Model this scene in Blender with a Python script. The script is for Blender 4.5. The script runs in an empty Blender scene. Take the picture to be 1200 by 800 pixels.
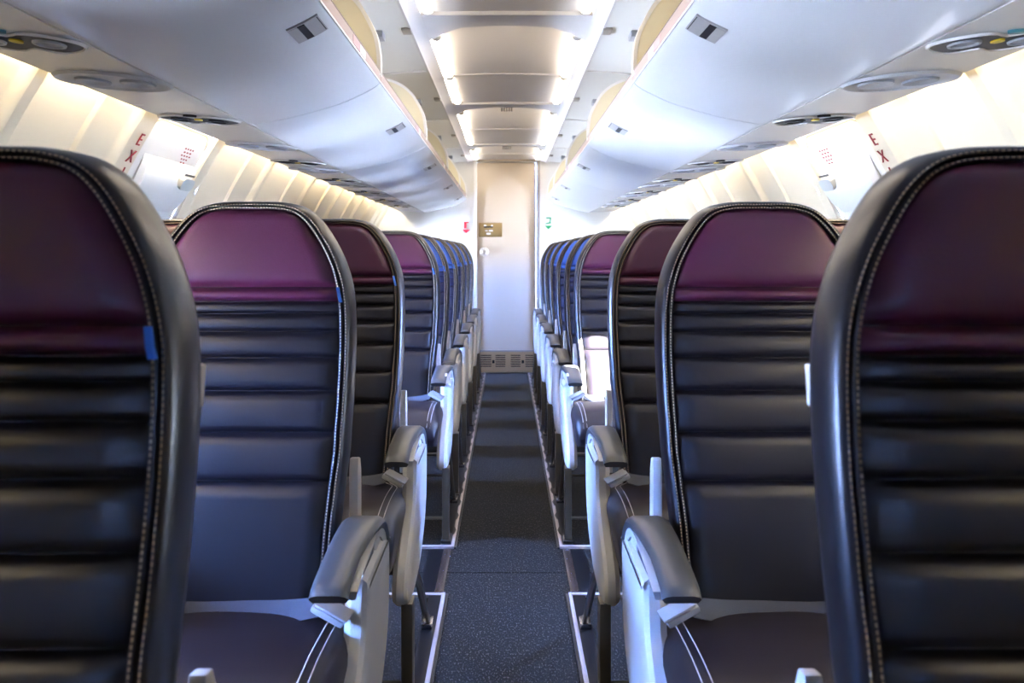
import bpy, bmesh, math, random
from mathutils import Vector, Matrix
random.seed(7)
C = bpy.context.scene.collection
PI = math.pi
CAMZ = 1.153
F = 980.0

# ------------------------------------------------------------------ camera, world, sun, exposure
cam_data = bpy.data.cameras.new('camera')
cam_data.sensor_width = 36.0
cam_data.lens = 36.0 * F / 1200.0
cam_data.shift_x = 6.0 / 1200.0
cam_data.shift_y = -103.0 / 1200.0
cam_data.clip_start = 0.02
cam_data.dof.use_dof = True
cam_data.dof.focus_distance = 2.4
cam_data.dof.aperture_fstop = 7.0
cam = bpy.data.objects.new('camera', cam_data)
C.objects.link(cam)
cam.location = (0, 0, CAMZ)
cam.rotation_euler = (PI / 2, 0, 0)
bpy.context.scene.camera = cam

world = bpy.data.worlds.new('daylight')
bpy.context.scene.world = world
world.use_nodes = True
wn = world.node_tree
wn.nodes.clear()
w_out = wn.nodes.new('ShaderNodeOutputWorld')
w_bg = wn.nodes.new('ShaderNodeBackground')
w_ramp = wn.nodes.new('ShaderNodeValToRGB')
w_sep = wn.nodes.new('ShaderNodeSeparateXYZ')
w_map = wn.nodes.new('ShaderNodeMapRange')
w_geo = wn.nodes.new('ShaderNodeTexCoord')
wn.links.new(w_geo.outputs['Generated'], w_sep.inputs[0])
wn.links.new(w_sep.outputs['Z'], w_map.inputs['Value'])
w_map.inputs['From Min'].default_value = -1
w_map.inputs['From Max'].default_value = 1
wn.links.new(w_map.outputs[0], w_ramp.inputs[0])
w_ramp.color_ramp.elements[0].position = 0.45
w_ramp.color_ramp.elements[0].color = (0.52, 0.60, 0.78, 1)      # hazy apron below the horizon
w_ramp.color_ramp.elements[1].position = 0.53
w_ramp.color_ramp.elements[1].color = (0.21, 0.39, 1.0, 1)       # blue sky
wn.links.new(w_ramp.outputs[0], w_bg.inputs['Color'])
w_bg.inputs['Strength'].default_value = 400.0
wn.links.new(w_bg.outputs[0], w_out.inputs[0])

sun_data = bpy.data.lights.new('sun', 'SUN')
sun_data.energy = 750.0
sun_data.angle = math.radians(0.6)
sun_data.color = (1.0, 0.96, 0.9)
sun = bpy.data.objects.new('sun', sun_data)
C.objects.link(sun)
sun.rotation_euler = Vector((-0.98, 0.60, -0.37)).to_track_quat('-Z', 'Y').to_euler()

TUBE_EMIT = 15.0
WASH_EMIT = 68.0
vs = bpy.context.scene.view_settings
vs.view_transform = 'Standard'
vs.look = 'None'
vs.gamma = 1.0
vs.use_curve_mapping = False
vs.exposure = 0.52
bpy.context.scene.cycles.max_bounces = 10
bpy.context.scene.cycles.diffuse_bounces = 6
bpy.context.scene.cycles.sample_clamp_indirect = 6.0

# ------------------------------------------------------------------ materials
def lin(c):
    return tuple(((v / 255.0) / 12.92 if v / 255.0 <= 0.04045 else (((v / 255.0) + 0.055) / 1.055) ** 2.4) for v in c) + (1.0,)

def mat(name, rgb, rough=0.5, metal=0.0, spec=0.5, bump=0.0, bscale=60.0, vary=0.0, vscale=6.0, coat=0.0, aniso=None):
    m = bpy.data.materials.new(name)
    m.use_nodes = True
    nt = m.node_tree
    p = nt.nodes['Principled BSDF']
    col = lin(rgb)
    p.inputs['Base Color'].default_value = col
    p.inputs['Roughness'].default_value = rough
    p.inputs['Metallic'].default_value = metal
    p.inputs['Specular IOR Level'].default_value = spec
    p.inputs['Coat Weight'].default_value = coat
    tc = nt.nodes.new('ShaderNodeTexCoord')
    if bump > 0:
        n = nt.nodes.new('ShaderNodeTexNoise')
        n.inputs['Scale'].default_value = bscale
        n.inputs['Detail'].default_value = 3
        if aniso:
            mp = nt.nodes.new('ShaderNodeMapping')
            mp.inputs['Scale'].default_value = aniso
            nt.links.new(tc.outputs['Object'], mp.inputs[0])
            nt.links.new(mp.outputs[0], n.inputs['Vector'])
        else:
            nt.links.new(tc.outputs['Object'], n.inputs['Vector'])
        b = nt.nodes.new('ShaderNodeBump')
        b.inputs['Strength'].default_value = bump
        b.inputs['Distance'].default_value = 0.002
        nt.links.new(n.outputs['Fac'], b.inputs['Height'])
        nt.links.new(b.outputs[0], p.inputs['Normal'])
    if vary > 0:
        n2 = nt.nodes.new('ShaderNodeTexNoise')
        n2.inputs['Scale'].default_value = vscale
        n2.inputs['Detail'].default_value = 4
        nt.links.new(tc.outputs['Object'], n2.inputs['Vector'])
        r = nt.nodes.new('ShaderNodeValToRGB')
        r.color_ramp.elements[0].position = 0.3
        r.color_ramp.elements[1].position = 0.7
        r.color_ramp.elements[0].color = tuple(v * (1 - vary) for v in col[:3]) + (1,)
        r.color_ramp.elements[1].color = tuple(min(1, v * (1 + vary)) for v in col[:3]) + (1,)
        nt.links.new(n2.outputs['Fac'], r.inputs[0])
        nt.links.new(r.outputs[0], p.inputs['Base Color'])
    return m

def emit(name, rgb, strength):
    m = bpy.data.materials.new(name)
    m.use_nodes = True
    nt = m.node_tree
    p = nt.nodes['Principled BSDF']
    p.inputs['Base Color'].default_value = (0.8, 0.8, 0.8, 1)
    p.inputs['Emission Color'].default_value = rgb + (1,)
    p.inputs['Emission Strength'].default_value = strength
    return m

M = {}
M['leather'] = mat('black_leather', (15, 12, 17), 0.33, spec=0.5, bump=0.10, bscale=300, vary=0.12, vscale=9)
M['rib'] = mat('ribbed_leather', (16, 12, 19), 0.37, spec=0.5, bump=0.10, bscale=300, vary=0.12, vscale=7)
M['ribnavy'] = mat('navy_leather', (18, 32, 76), 0.40, spec=0.5, bump=0.10, bscale=300)
M['purple'] = mat('purple_leather', (67, 20, 46), 0.36, spec=0.5, bump=0.12, bscale=320, vary=0.10, vscale=8)
M['blue'] = mat('blue_leather', (50, 92, 180), 0.40, spec=0.5, bump=0.12, bscale=320)
M['cushion'] = mat('cushion_leather', (26, 18, 24), 0.44, spec=0.5, bump=0.10, bscale=300)
M['thread'] = mat('pale_thread', (188, 168, 142), 0.8)
M['cushthread'] = mat('white_thread', (205, 200, 200), 0.8)
M['tag'] = mat('blue_tag', (40, 110, 215), 0.5)
M['tagwhite'] = mat('white_tag', (230, 230, 235), 0.6)
M['shell'] = mat('grey_back_shell', (176, 176, 176), 0.45)
M['armwhite'] = mat('light_grey_armrest_plastic', (220, 220, 218), 0.38, spec=0.5, bump=0.03, bscale=200)
M['armpad'] = mat('charcoal_armrest_pad', (66, 68, 70), 0.36, spec=0.5, bump=0.05, bscale=260)
M['armdark'] = mat('dark_armrest_gap', (60, 62, 64), 0.5)
M['bracket'] = mat('cream_bracket', (216, 210, 200), 0.4)
M['leg'] = mat('brushed_leg_metal', (112, 105, 90), 0.33, metal=0.75, bump=0.03, bscale=120, aniso=(1, 1, .1))
M['legdark'] = mat('dark_leg_metal', (74, 70, 64), 0.35, metal=0.7)
M['steel'] = mat('bright_steel', (200, 200, 202), 0.22, metal=1.0)
M['bucklemetal'] = mat('satin_buckle', (206, 208, 212), 0.22, metal=0.35)
M['belt'] = mat('grey_belt_webbing', (60, 64, 76), 0.75, bump=0.5, bscale=500, aniso=(.3, 1, 4))
M['strip'] = mat('silver_floor_strip', (196, 188, 190), 0.38, metal=0.35, vary=0.06, vscale=20)
M['stripdark'] = mat('black_floor_strip', (22, 22, 24), 0.30, spec=0.5)
M['cover'] = mat('track_cover', (70, 58, 52), 0.22, spec=0.6, metal=0.2)
M['bin'] = mat('bin_white', (228, 230, 232), 0.28, spec=0.5, coat=0.2, bump=0.02, bscale=300)
M['bininner'] = mat('bin_inner_cream', (226, 214, 184), 0.55)
M['binend'] = mat('bin_end_cream', (230, 221, 192), 0.5)
M['rim'] = mat('white_rim', (236, 234, 230), 0.4)
M['lip'] = mat('pinkish_lip_rail', (172, 150, 140), 0.42)
M['lipdark'] = mat('dark_lip_line', (104, 86, 80), 0.5)
M['pink'] = mat('pink_placard', (196, 164, 162), 0.5)
M['white'] = mat('white_placard', (236, 232, 226), 0.5)
M['latch'] = mat('latch_grey', (186, 183, 182), 0.32, metal=0.35)
M['latchdark'] = mat('latch_recess_dark', (26, 26, 28), 0.4)
M['latchlight'] = mat('latch_light', (188, 186, 180), 0.35, metal=0.2)
M['housing'] = mat('housing_grey_white', (214, 214, 210), 0.45, bump=0.02, bscale=200)
M['ceiling'] = mat('ceiling_white', (214, 212, 212), 0.5)
M['ceilpanel'] = mat('ceiling_panel_white', (234, 229, 222), 0.55)
M['psu'] = mat('service_panel_white', (246, 246, 244), 0.24, coat=0.4)
M['psudark'] = mat('dark_smoked_lens', (24, 22, 28), 0.5, spec=0.12)
M['psugrey'] = mat('grey_vent', (150, 154, 162), 0.35)
M['psulight'] = mat('pale_vent', (206, 208, 212), 0.4)
M['yellow'] = mat('yellow_sign', (226, 196, 40), 0.4)
M['teal'] = mat('teal_button', (70, 130, 140), 0.3)
M['wall'] = mat('sidewall_cream', (198, 187, 162), 0.5, bump=0.02, bscale=150)
M['hatch'] = mat('hatch_white', (206, 204, 198), 0.45)
M['hatchgrey'] = mat('hatch_latch_grey', (176, 178, 172), 0.4)
M['seal'] = mat('hatch_seal_brown', (150, 134, 108), 0.7)
M['red'] = mat('exit_red', (132, 18, 26), 0.5)
M['signred'] = mat('sign_red', (206, 18, 48), 0.5)
M['signgreen'] = mat('sign_green', (16, 142, 86), 0.5)
M['frontwall'] = mat('front_bulkhead_grey', (120, 116, 112), 0.6)
M['bulkhead'] = mat('bulkhead_white', (222, 221, 216), 0.5, bump=0.02, bscale=150)
M['door'] = mat('door_beige', (204, 188, 166), 0.45, bump=0.02, bscale=150)
M['frame'] = mat('door_frame_grey', (150, 145, 138), 0.35, metal=0.2)
M['gold'] = mat('brushed_plate', (176, 150, 104), 0.34, metal=0.85, bump=0.04, bscale=80, aniso=(.2, 1, 8))
M['knob'] = mat('knob_metal', (206, 200, 188), 0.3, metal=0.6)
M['kick'] = mat('kick_plate_metal', (186, 156, 116), 0.42, metal=0.6, bump=0.03, bscale=80, aniso=(.2, 1, 8))
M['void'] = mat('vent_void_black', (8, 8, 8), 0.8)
M['shade'] = mat('window_shade_white', (232, 232, 228), 0.6)
M['shadeopaque'] = mat('window_shade_grey', (150, 146, 140), 0.6)
_nt = M['shade'].node_tree                                       # thin unseen blind, added to dim the window: part of the daylight glows through
_tr = _nt.nodes.new('ShaderNodeBsdfTranslucent'); _tr.inputs['Color'].default_value = (0.70, 0.82, 0.98, 1)
_mx = _nt.nodes.new('ShaderNodeMixShader'); _mx.inputs[0].default_value = 0.28
_nt.links.new(_nt.nodes['Principled BSDF'].outputs[0], _mx.inputs[1]); _nt.links.new(_tr.outputs[0], _mx.inputs[2])
_nt.links.new(_mx.outputs[0], [n for n in _nt.nodes if n.type == 'OUTPUT_MATERIAL'][0].inputs[0])
M['tube'] = emit('ceiling_tube_glow', (1.0, 0.86, 0.70), TUBE_EMIT)
M['wash'] = emit('wash_light_glow', (1.0, 0.85, 0.63), WASH_EMIT)
M['spot'] = emit('aft_spot_glow', (1.0, 0.80, 0.52), 5.0)

def carpet_mat():
    m = bpy.data.materials.new('charcoal_speckled_carpet')
    m.use_nodes = True
    nt = m.node_tree
    p = nt.nodes['Principled BSDF']
    p.inputs['Roughness'].default_value = 0.9
    p.inputs['Specular IOR Level'].default_value = 0.25
    tc = nt.nodes.new('ShaderNodeTexCoord')
    mp = nt.nodes.new('ShaderNodeMapping')
    mp.inputs['Scale'].default_value = (1.0, 0.42, 1.0)
    nt.links.new(tc.outputs['Object'], mp.inputs[0])
    n = nt.nodes.new('ShaderNodeTexNoise')
    n.inputs['Scale'].default_value = 215
    n.inputs['Detail'].default_value = 2
    n.inputs['Roughness'].default_value = 0.6
    nt.links.new(mp.outputs[0], n.inputs['Vector'])
    r = nt.nodes.new('ShaderNodeValToRGB')
    r.color_ramp.elements[0].position = 0.40
    r.color_ramp.elements[0].color = (0.004, 0.004, 0.004, 1)
    r.color_ramp.elements[1].position = 0.72
    r.color_ramp.elements[1].color = (0.105, 0.095, 0.082, 1)
    e = r.color_ramp.elements.new(0.56)
    e.color = (0.0065, 0.006, 0.0055, 1)
    nt.links.new(n.outputs['Fac'], r.inputs[0])
    nt.links.new(r.outputs[0], p.inputs['Base Color'])
    b = nt.nodes.new('ShaderNodeBump')
    b.inputs['Strength'].default_value = 0.6
    b.inputs['Distance'].default_value = 0.004
    nt.links.new(n.outputs['Fac'], b.inputs['Height'])
    nt.links.new(b.outputs[0], p.inputs['Normal'])
    return m
M['carpet'] = carpet_mat()

def glass_mat():
    m = bpy.data.materials.new('window_glass')
    m.use_nodes = True
    nt = m.node_tree
    nt.nodes.remove(nt.nodes['Principled BSDF'])
    out = [n for n in nt.nodes if n.type == 'OUTPUT_MATERIAL'][0]
    tr = nt.nodes.new('ShaderNodeBsdfTransparent'); tr.inputs['Color'].default_value = (0.96, 0.98, 1.0, 1)
    gl = nt.nodes.new('ShaderNodeBsdfGlossy'); gl.inputs['Roughness'].default_value = 0.02
    fr = nt.nodes.new('ShaderNodeFresnel'); fr.inputs['IOR'].default_value = 1.45
    mx = nt.nodes.new('ShaderNodeMixShader')
    nt.links.new(fr.outputs[0], mx.inputs[0]); nt.links.new(tr.outputs[0], mx.inputs[1]); nt.links.new(gl.outputs[0], mx.inputs[2])
    nt.links.new(mx.outputs[0], out.inputs[0])
    return m
M['glass'] = glass_mat()

# ------------------------------------------------------------------ mesh helpers
class MB:
    def __init__(self):
        self.v, self.f = [], []
    def add(self, vs_, fs):
        o = len(self.v)
        self.v += [tuple(p) for p in vs_]
        self.f += [tuple(i + o for i in f) for f in fs]
        return self
    def box(self, a, b):
        x0, y0, z0 = a; x1, y1, z1 = b
        return self.add([(x0, y0, z0), (x1, y0, z0), (x1, y1, z0), (x0, y1, z0), (x0, y0, z1), (x1, y0, z1), (x1, y1, z1), (x0, y1, z1)],
                        [(0, 3, 2, 1), (4, 5, 6, 7), (0, 1, 5, 4), (1, 2, 6, 5), (2, 3, 7, 6), (3, 0, 4, 7)])
    def loft(self, rings, closed=True, cap0=True, cap1=True):
        n = len(rings[0])
        vs_ = [p for r in rings for p in r]
        fs = []
        for i in range(len(rings) - 1):
            for j in range(n if closed else n - 1):
                k = (j + 1) % n
                fs.append((i * n + j, i * n + k, (i + 1) * n + k, (i + 1) * n + j))
        if closed and cap0: fs.append(tuple(range(n - 1, -1, -1)))
        if closed and cap1: fs.append(tuple((len(rings) - 1) * n + j for j in range(n)))
        return self.add(vs_, fs)
    def grid(self, rows):
        return self.loft(rows, closed=False)
    def prism(self, poly, fn0, fn1):
        return self.loft([[fn0(*p) for p in poly], [fn1(*p) for p in poly]])
    def tube(self, path, r, n=8, caps=True):
        path = [Vector(p) for p in path]
        rings = []
        up = Vector((0, 0, 1))
        for i, p in enumerate(path):
            t = (path[min(i + 1, len(path) - 1)] - path[max(i - 1, 0)]).normalized()
            ref = up if abs(t.dot(up)) < 0.95 else Vector((1, 0, 0))
            a = t.cross(ref).normalized(); b = t.cross(a).normalized()
            rr = r[i] if isinstance(r, (list, tuple)) else r
            rings.append([p + a * (rr * math.cos(2 * PI * k / n)) + b * (rr * math.sin(2 * PI * k / n)) for k in range(n)])
        return self.loft(rings, True, caps, caps)
    def build(self, name, m, parent=None, fx=1.0, off=(0, 0, 0), angle=35, bevel=0.0, seg=2, recalc=True):
        bm = bmesh.new()
        vl = [bm.verts.new((fx * (p[0]) - off[0], p[1] - off[1], p[2] - off[2])) for p in self.v]
        for f in self.f:
            try: bm.faces.new([vl[i] for i in f])
            except ValueError: pass
        if bevel > 0:
            bmesh.ops.remove_doubles(bm, verts=bm.verts, dist=1e-6)
            es = [e for e in bm.edges if len(e.link_faces) == 2 and e.calc_face_angle(0) > math.radians(28)]
            bmesh.ops.bevel(bm, geom=es, offset=bevel, segments=seg, affect='EDGES', profile=0.6, clamp_overlap=True)
        if recalc: bmesh.ops.recalc_face_normals(bm, faces=bm.faces)
        me = bpy.data.meshes.new(name)
        bm.to_mesh(me); bm.free()
        for p in me.polygons: p.use_smooth = True
        me.set_sharp_from_angle(angle=math.radians(angle))
        me.materials.append(m)
        o = bpy.data.objects.new(name, me)
        C.objects.link(o)
        if parent is not None: o.parent = parent
        return o

def tag(o, label=None, cat=None, group=None, kind=None):
    if label: o['label'] = label
    if cat: o['category'] = cat
    if group: o['group'] = group
    if kind: o['kind'] = kind
    return o

def empty(name, loc, label=None, cat=None, group=None, kind=None):
    o = bpy.data.objects.new(name, None)
    o.empty_display_size = 0.1
    C.objects.link(o)
    o.location = loc
    return tag(o, label, cat, group, kind)

def interp(tbl, x):
    if x <= tbl[0][0]: return tbl[0][1]
    for (a, fa), (b, fb) in zip(tbl, tbl[1:]):
        if x <= b: return fa + (fb - fa) * (x - a) / (b - a)
    return tbl[-1][1]

def smooth_path(pts, n=4):
    """Catmull-Rom through 2D/3D points."""
    P = [Vector(p) for p in pts]
    out = []
    for i in range(len(P) - 1):
        p0 = P[max(i - 1, 0)]; p1 = P[i]; p2 = P[i + 1]; p3 = P[min(i + 2, len(P) - 1)]
        for k in range(n):
            t = k / n
            out.append(0.5 * ((2 * p1) + (p2 - p0) * t + (2 * p0 - 5 * p1 + 4 * p2 - p3) * t * t + (3 * p1 - p0 - 3 * p2 + p3) * t ** 3))
    out.append(P[-1])
    return out

SIDE = {-1: 'red arrow', 1: 'green arrow'}
ORD = ['first', 'second', 'third', 'fourth', 'fifth', 'sixth', 'seventh', 'eighth', 'ninth', 'tenth', 'eleventh']
Y0, Y1 = -4.0, 8.07

# ------------------------------------------------------------------ floor
fl = MB().box((-1.25, Y0, -0.06), (1.25, Y1 + 0.08, -0.006)).build('floor', M['stripdark'])
tag(fl, 'charcoal carpeted cabin floor', kind='structure')
for (a, b) in ((Y0, 3.02), (3.024, 5.0), (5.006, Y1 + 0.08)):
    MB().box((-1.25, a, -0.006), (1.25, b, 0.0)).build('carpet_section', M['carpet'], fl)

# ------------------------------------------------------------------ side walls
WALL = [(0.0, 1.20), (0.15, 1.26), (0.40, 1.34), (0.65, 1.385), (0.85, 1.40), (1.0, 1.395), (1.153, 1.37), (1.283, 1.32), (1.413, 1.26),
        (1.523, 1.20), (1.611, 1.145), (1.683, 1.10), (1.76, 1.04)]
def wx(z): return interp(WALL, z)
def wpt(s, y, z, off=0.0):
    e = 0.02
    dx = (wx(z + e) - wx(z - e)) / (2 * e)
    n = Vector((-1, 0, dx)).normalized()          # towards the cabin (s=+1)
    return (s * (wx(z) + n.x * off), y, z + n.z * off)

PAN = [-4.0, -3.16, -2.33, -1.5, -0.68, 0.02, 0.72, 1.44, 2.04, 2.64, 2.725, 3.275, 3.34, 4.08, 4.95, 5.80, 6.65, 7.48, 8.07]
HATCH = (2.725, 3.275)
ZP0, ZP1 = 0.22, 1.70
WZ, WHZ, WHY = 1.01, 0.165, 0.115

def ridge(y, a, b):
    t = min(y - a, b - y)
    r = 0.020 * max(0.0, 1 - max(0, t - 0.022) / 0.03) if t < 0.06 else 0.0
    m = a + 0.56 * (b - a)
    c = 0.011 * min(1.0, max(0.0, (y - m) / 0.010 + 0.5))
    if y > m: c *= (b - 0.05 - y) / max(1e-3, (b - 0.05 - m)) if y < b - 0.05 else 0.0
    return r + max(0.0, c)

def panel_with_window(mb, s, a, b, z0, z1, offf, hole=True):
    cy = 0.5 * (a + b)
    m_ = a + 0.56 * (b - a)
    ys = sorted(set([a + (b - a) * k / 30 for k in range(31)] + [m_ - 0.006, m_ + 0.006, a + 0.022, a + 0.05, b - 0.05, b - 0.022]))
    zs = sorted(set([z0 + (z1 - z0) * k / 26 for k in range(27)]))
    if not hole:
        mb.grid([[wpt(s, y, z, offf(y)) for y in ys] for z in zs]); return
    # frame strips above and below plus a ring around the window
    za, zb = WZ - WHZ - 0.05, WZ + WHZ + 0.05
    ya, yb = cy - WHY - 0.05, cy + WHY + 0.05
    for (q0, q1) in ((z0, za), (zb, z1)):
        zz = [q0 + (q1 - q0) * k / 14 for k in range(15)]
        mb.grid([[wpt(s, y, z, offf(y)) for y in ys] for z in zz])
    zz = [za + (zb - za) * k / 8 for k in range(9)]
    for (q0, q1) in ((a, ya), (yb, b)):
        yy = [q0 + (q1 - q0) * k / 10 for k in range(11)]
        mb.grid([[wpt(s, y, z, offf(y)) for y in yy] for z in zz])
    N = 40
    ring_o, ring_i = [], []
    for k in range(N):
        t = 2 * PI * k / N
        c, sn = math.cos(t), math.sin(t)
        mx = max(abs(c), abs(sn))
        ring_o.append((cy + (WHY + 0.05) * c / mx, WZ + (WHZ + 0.05) * sn / mx))
        q = (abs(c) ** 3.2 + abs(sn) ** 3.2) ** (-1 / 3.2)
        ring_i.append((cy + WHY * c * q, WZ + WHZ * sn * q))
    R = [[wpt(s, y, z, offf(y)) for y, z in ring_o], [wpt(s, y, z, offf(y)) for y, z in ring_i], [wpt(s, y, z, -0.05) for y, z in ring_i]]
    mb.loft(R, True, False, False)
    # unseen backing added behind the window zone to block light leaks
    ring_b = []
    for k in range(N):
        t = 2 * PI * k / N
        c, sn = math.cos(t), math.sin(t)
        mx = max(abs(c), abs(sn))
        ring_b.append((min(b - 0.001, max(a + 0.001, cy + (WHY + 0.085) * c / mx)), WZ + (WHZ + 0.085) * sn / mx))
    mb.loft([[wpt(s, y, z, -0.004) for y, z in ring_b], [wpt(s, y, z, -0.004) for y, z in ring_o], [wpt(s, y, z, -0.004) for y, z in ring_i]], True, False, False)

WN = 0
ADDED_SHADES = {1: {0: 2, 1: 2, 2: 2, 3: 2, 4: 2, 5: 2, 6: 1, 7: 2, 8: 2, 12: 1, 13: 1, 14: 1, 15: 1, 16: 1}, -1: {0: 2, 1: 2, 2: 2, 3: 1, 4: 2, 5: 2, 7: 2, 8: 2}}   # 1 pulled down, 2 pulled down and opaque; unseen, added to block sun and daylight
def window(s, a, b, added_shade):
    global WN
    WN += 1
    cy = 0.5 * (a + b)
    N = 40
    def ringp(k, gy, gz, off):
        t = 2 * PI * k / N
        c, sn = math.cos(t), math.sin(t)
        q = (abs(c) ** 3.2 + abs(sn) ** 3.2) ** (-1 / 3.2)
        return wpt(s, cy + (WHY + gy) * c * q, WZ + (WHZ + gz) * sn * q, off)
    prof = [(0.028, 0.002), (0.026, 0.012), (0.006, 0.014), (-0.004, 0.004), (-0.006, -0.03)]
    rings = [[ringp(k, g, g, o) for k in range(N)] for g, o in prof]
    w = MB().loft(rings, True, False, False).build('window_%d' % WN, M['rim'])
    tag(w, 'oval cabin window behind the seats', kind='structure')
    mb = MB()
    mb.add([ringp(k, 0.004, 0.004, -0.05) for k in range(N)], [tuple(range(N))])
    mb.build('pane', M['glass'], w)
    if added_shade:
        z0 = WZ - WHZ - 0.02
        rows = [[wpt(s, y, z0 + (WZ + WHZ + 0.02 - z0) * k / 6, -0.032) for y in (cy - WHY - 0.02, cy + WHY + 0.02)] for k in range(7)]
        MB().grid(rows).build('shade', M['shade' if added_shade == 1 else 'shadeopaque'], w)
    # daylight portal
    pd = bpy.data.lights.new('portal', 'AREA')
    pd.shape = 'RECTANGLE'; pd.size = 2 * WHY + 0.04; pd.size_y = 2 * WHZ + 0.04
    pd.cycles.is_portal = True
    po = bpy.data.objects.new('portal', pd)
    C.objects.link(po)
    po.location = wpt(s, cy, WZ, -0.07)
    po.rotation_euler = Vector((-s, 0, 0)).to_track_quat('-Z', 'Z').to_euler()

for s in (-1, 1):
    w = MB().grid([[wpt(s, Y0, z, -0.004), wpt(s, Y1, z, -0.004)] for z in (0.0, 0.08, 0.15, ZP0, ZP0 + 0.05)]).build('wall_left' if s < 0 else 'wall_right', M['wall'])
    tag(w, 'curved cream sidewall with ribbed panels', kind='structure')
    for i, (a, b) in enumerate(zip(PAN, PAN[1:])):
        mb = MB()
        if abs(a - HATCH[0]) < 1e-6: continue
        wide = (b - a) > 0.4
        if wide:
            panel_with_window(mb, s, a, b, ZP0, ZP1, lambda y: ridge(y, a, b))
            window(s, a, b, ADDED_SHADES[s].get(i, 0))
        else:
            panel_with_window(mb, s, a, b, ZP0, ZP1, lambda y: 0.020, hole=False)
            zz = [ZP0 + (ZP1 - ZP0) * k / 26 for k in range(27)]
            for q in (a, b):
                mb.grid([[wpt(s, q, z, 0.020) for z in zz], [wpt(s, q, z, -0.025) for z in zz]])
        mb.build('wall_panel', M['wall'], w)

# ------------------------------------------------------------------ emergency hatches
def text_mesh(txt, size, thick=0.0012):
    cu = bpy.data.curves.new('lettering', 'FONT')
    cu.body = txt; cu.size = size; cu.align_x = 'CENTER'; cu.align_y = 'CENTER'
    cu.extrude = thick; cu.resolution_u = 3
    o = bpy.data.objects.new('lettering', cu)
    C.objects.link(o)
    dg = bpy.context.evaluated_depsgraph_get()
    me = bpy.data.meshes.new_from_object(o.evaluated_get(dg))
    bpy.data.objects.remove(o)
    vs_ = [v.co.copy() for v in me.vertices]
    fs = [tuple(p.vertices) for p in me.polygons]
    bpy.data.meshes.remove(me)
    return vs_, fs

def wall_map(s, y, z, off):
    """(u to the reader's right, v up the wall, w out of it) -> world"""
    def fn(u, v, w_=0.0):
        zz = z + v * 0.87
        return wpt(s, y + (u if s < 0 else -u), zz, off + w_)
    return fn

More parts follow.
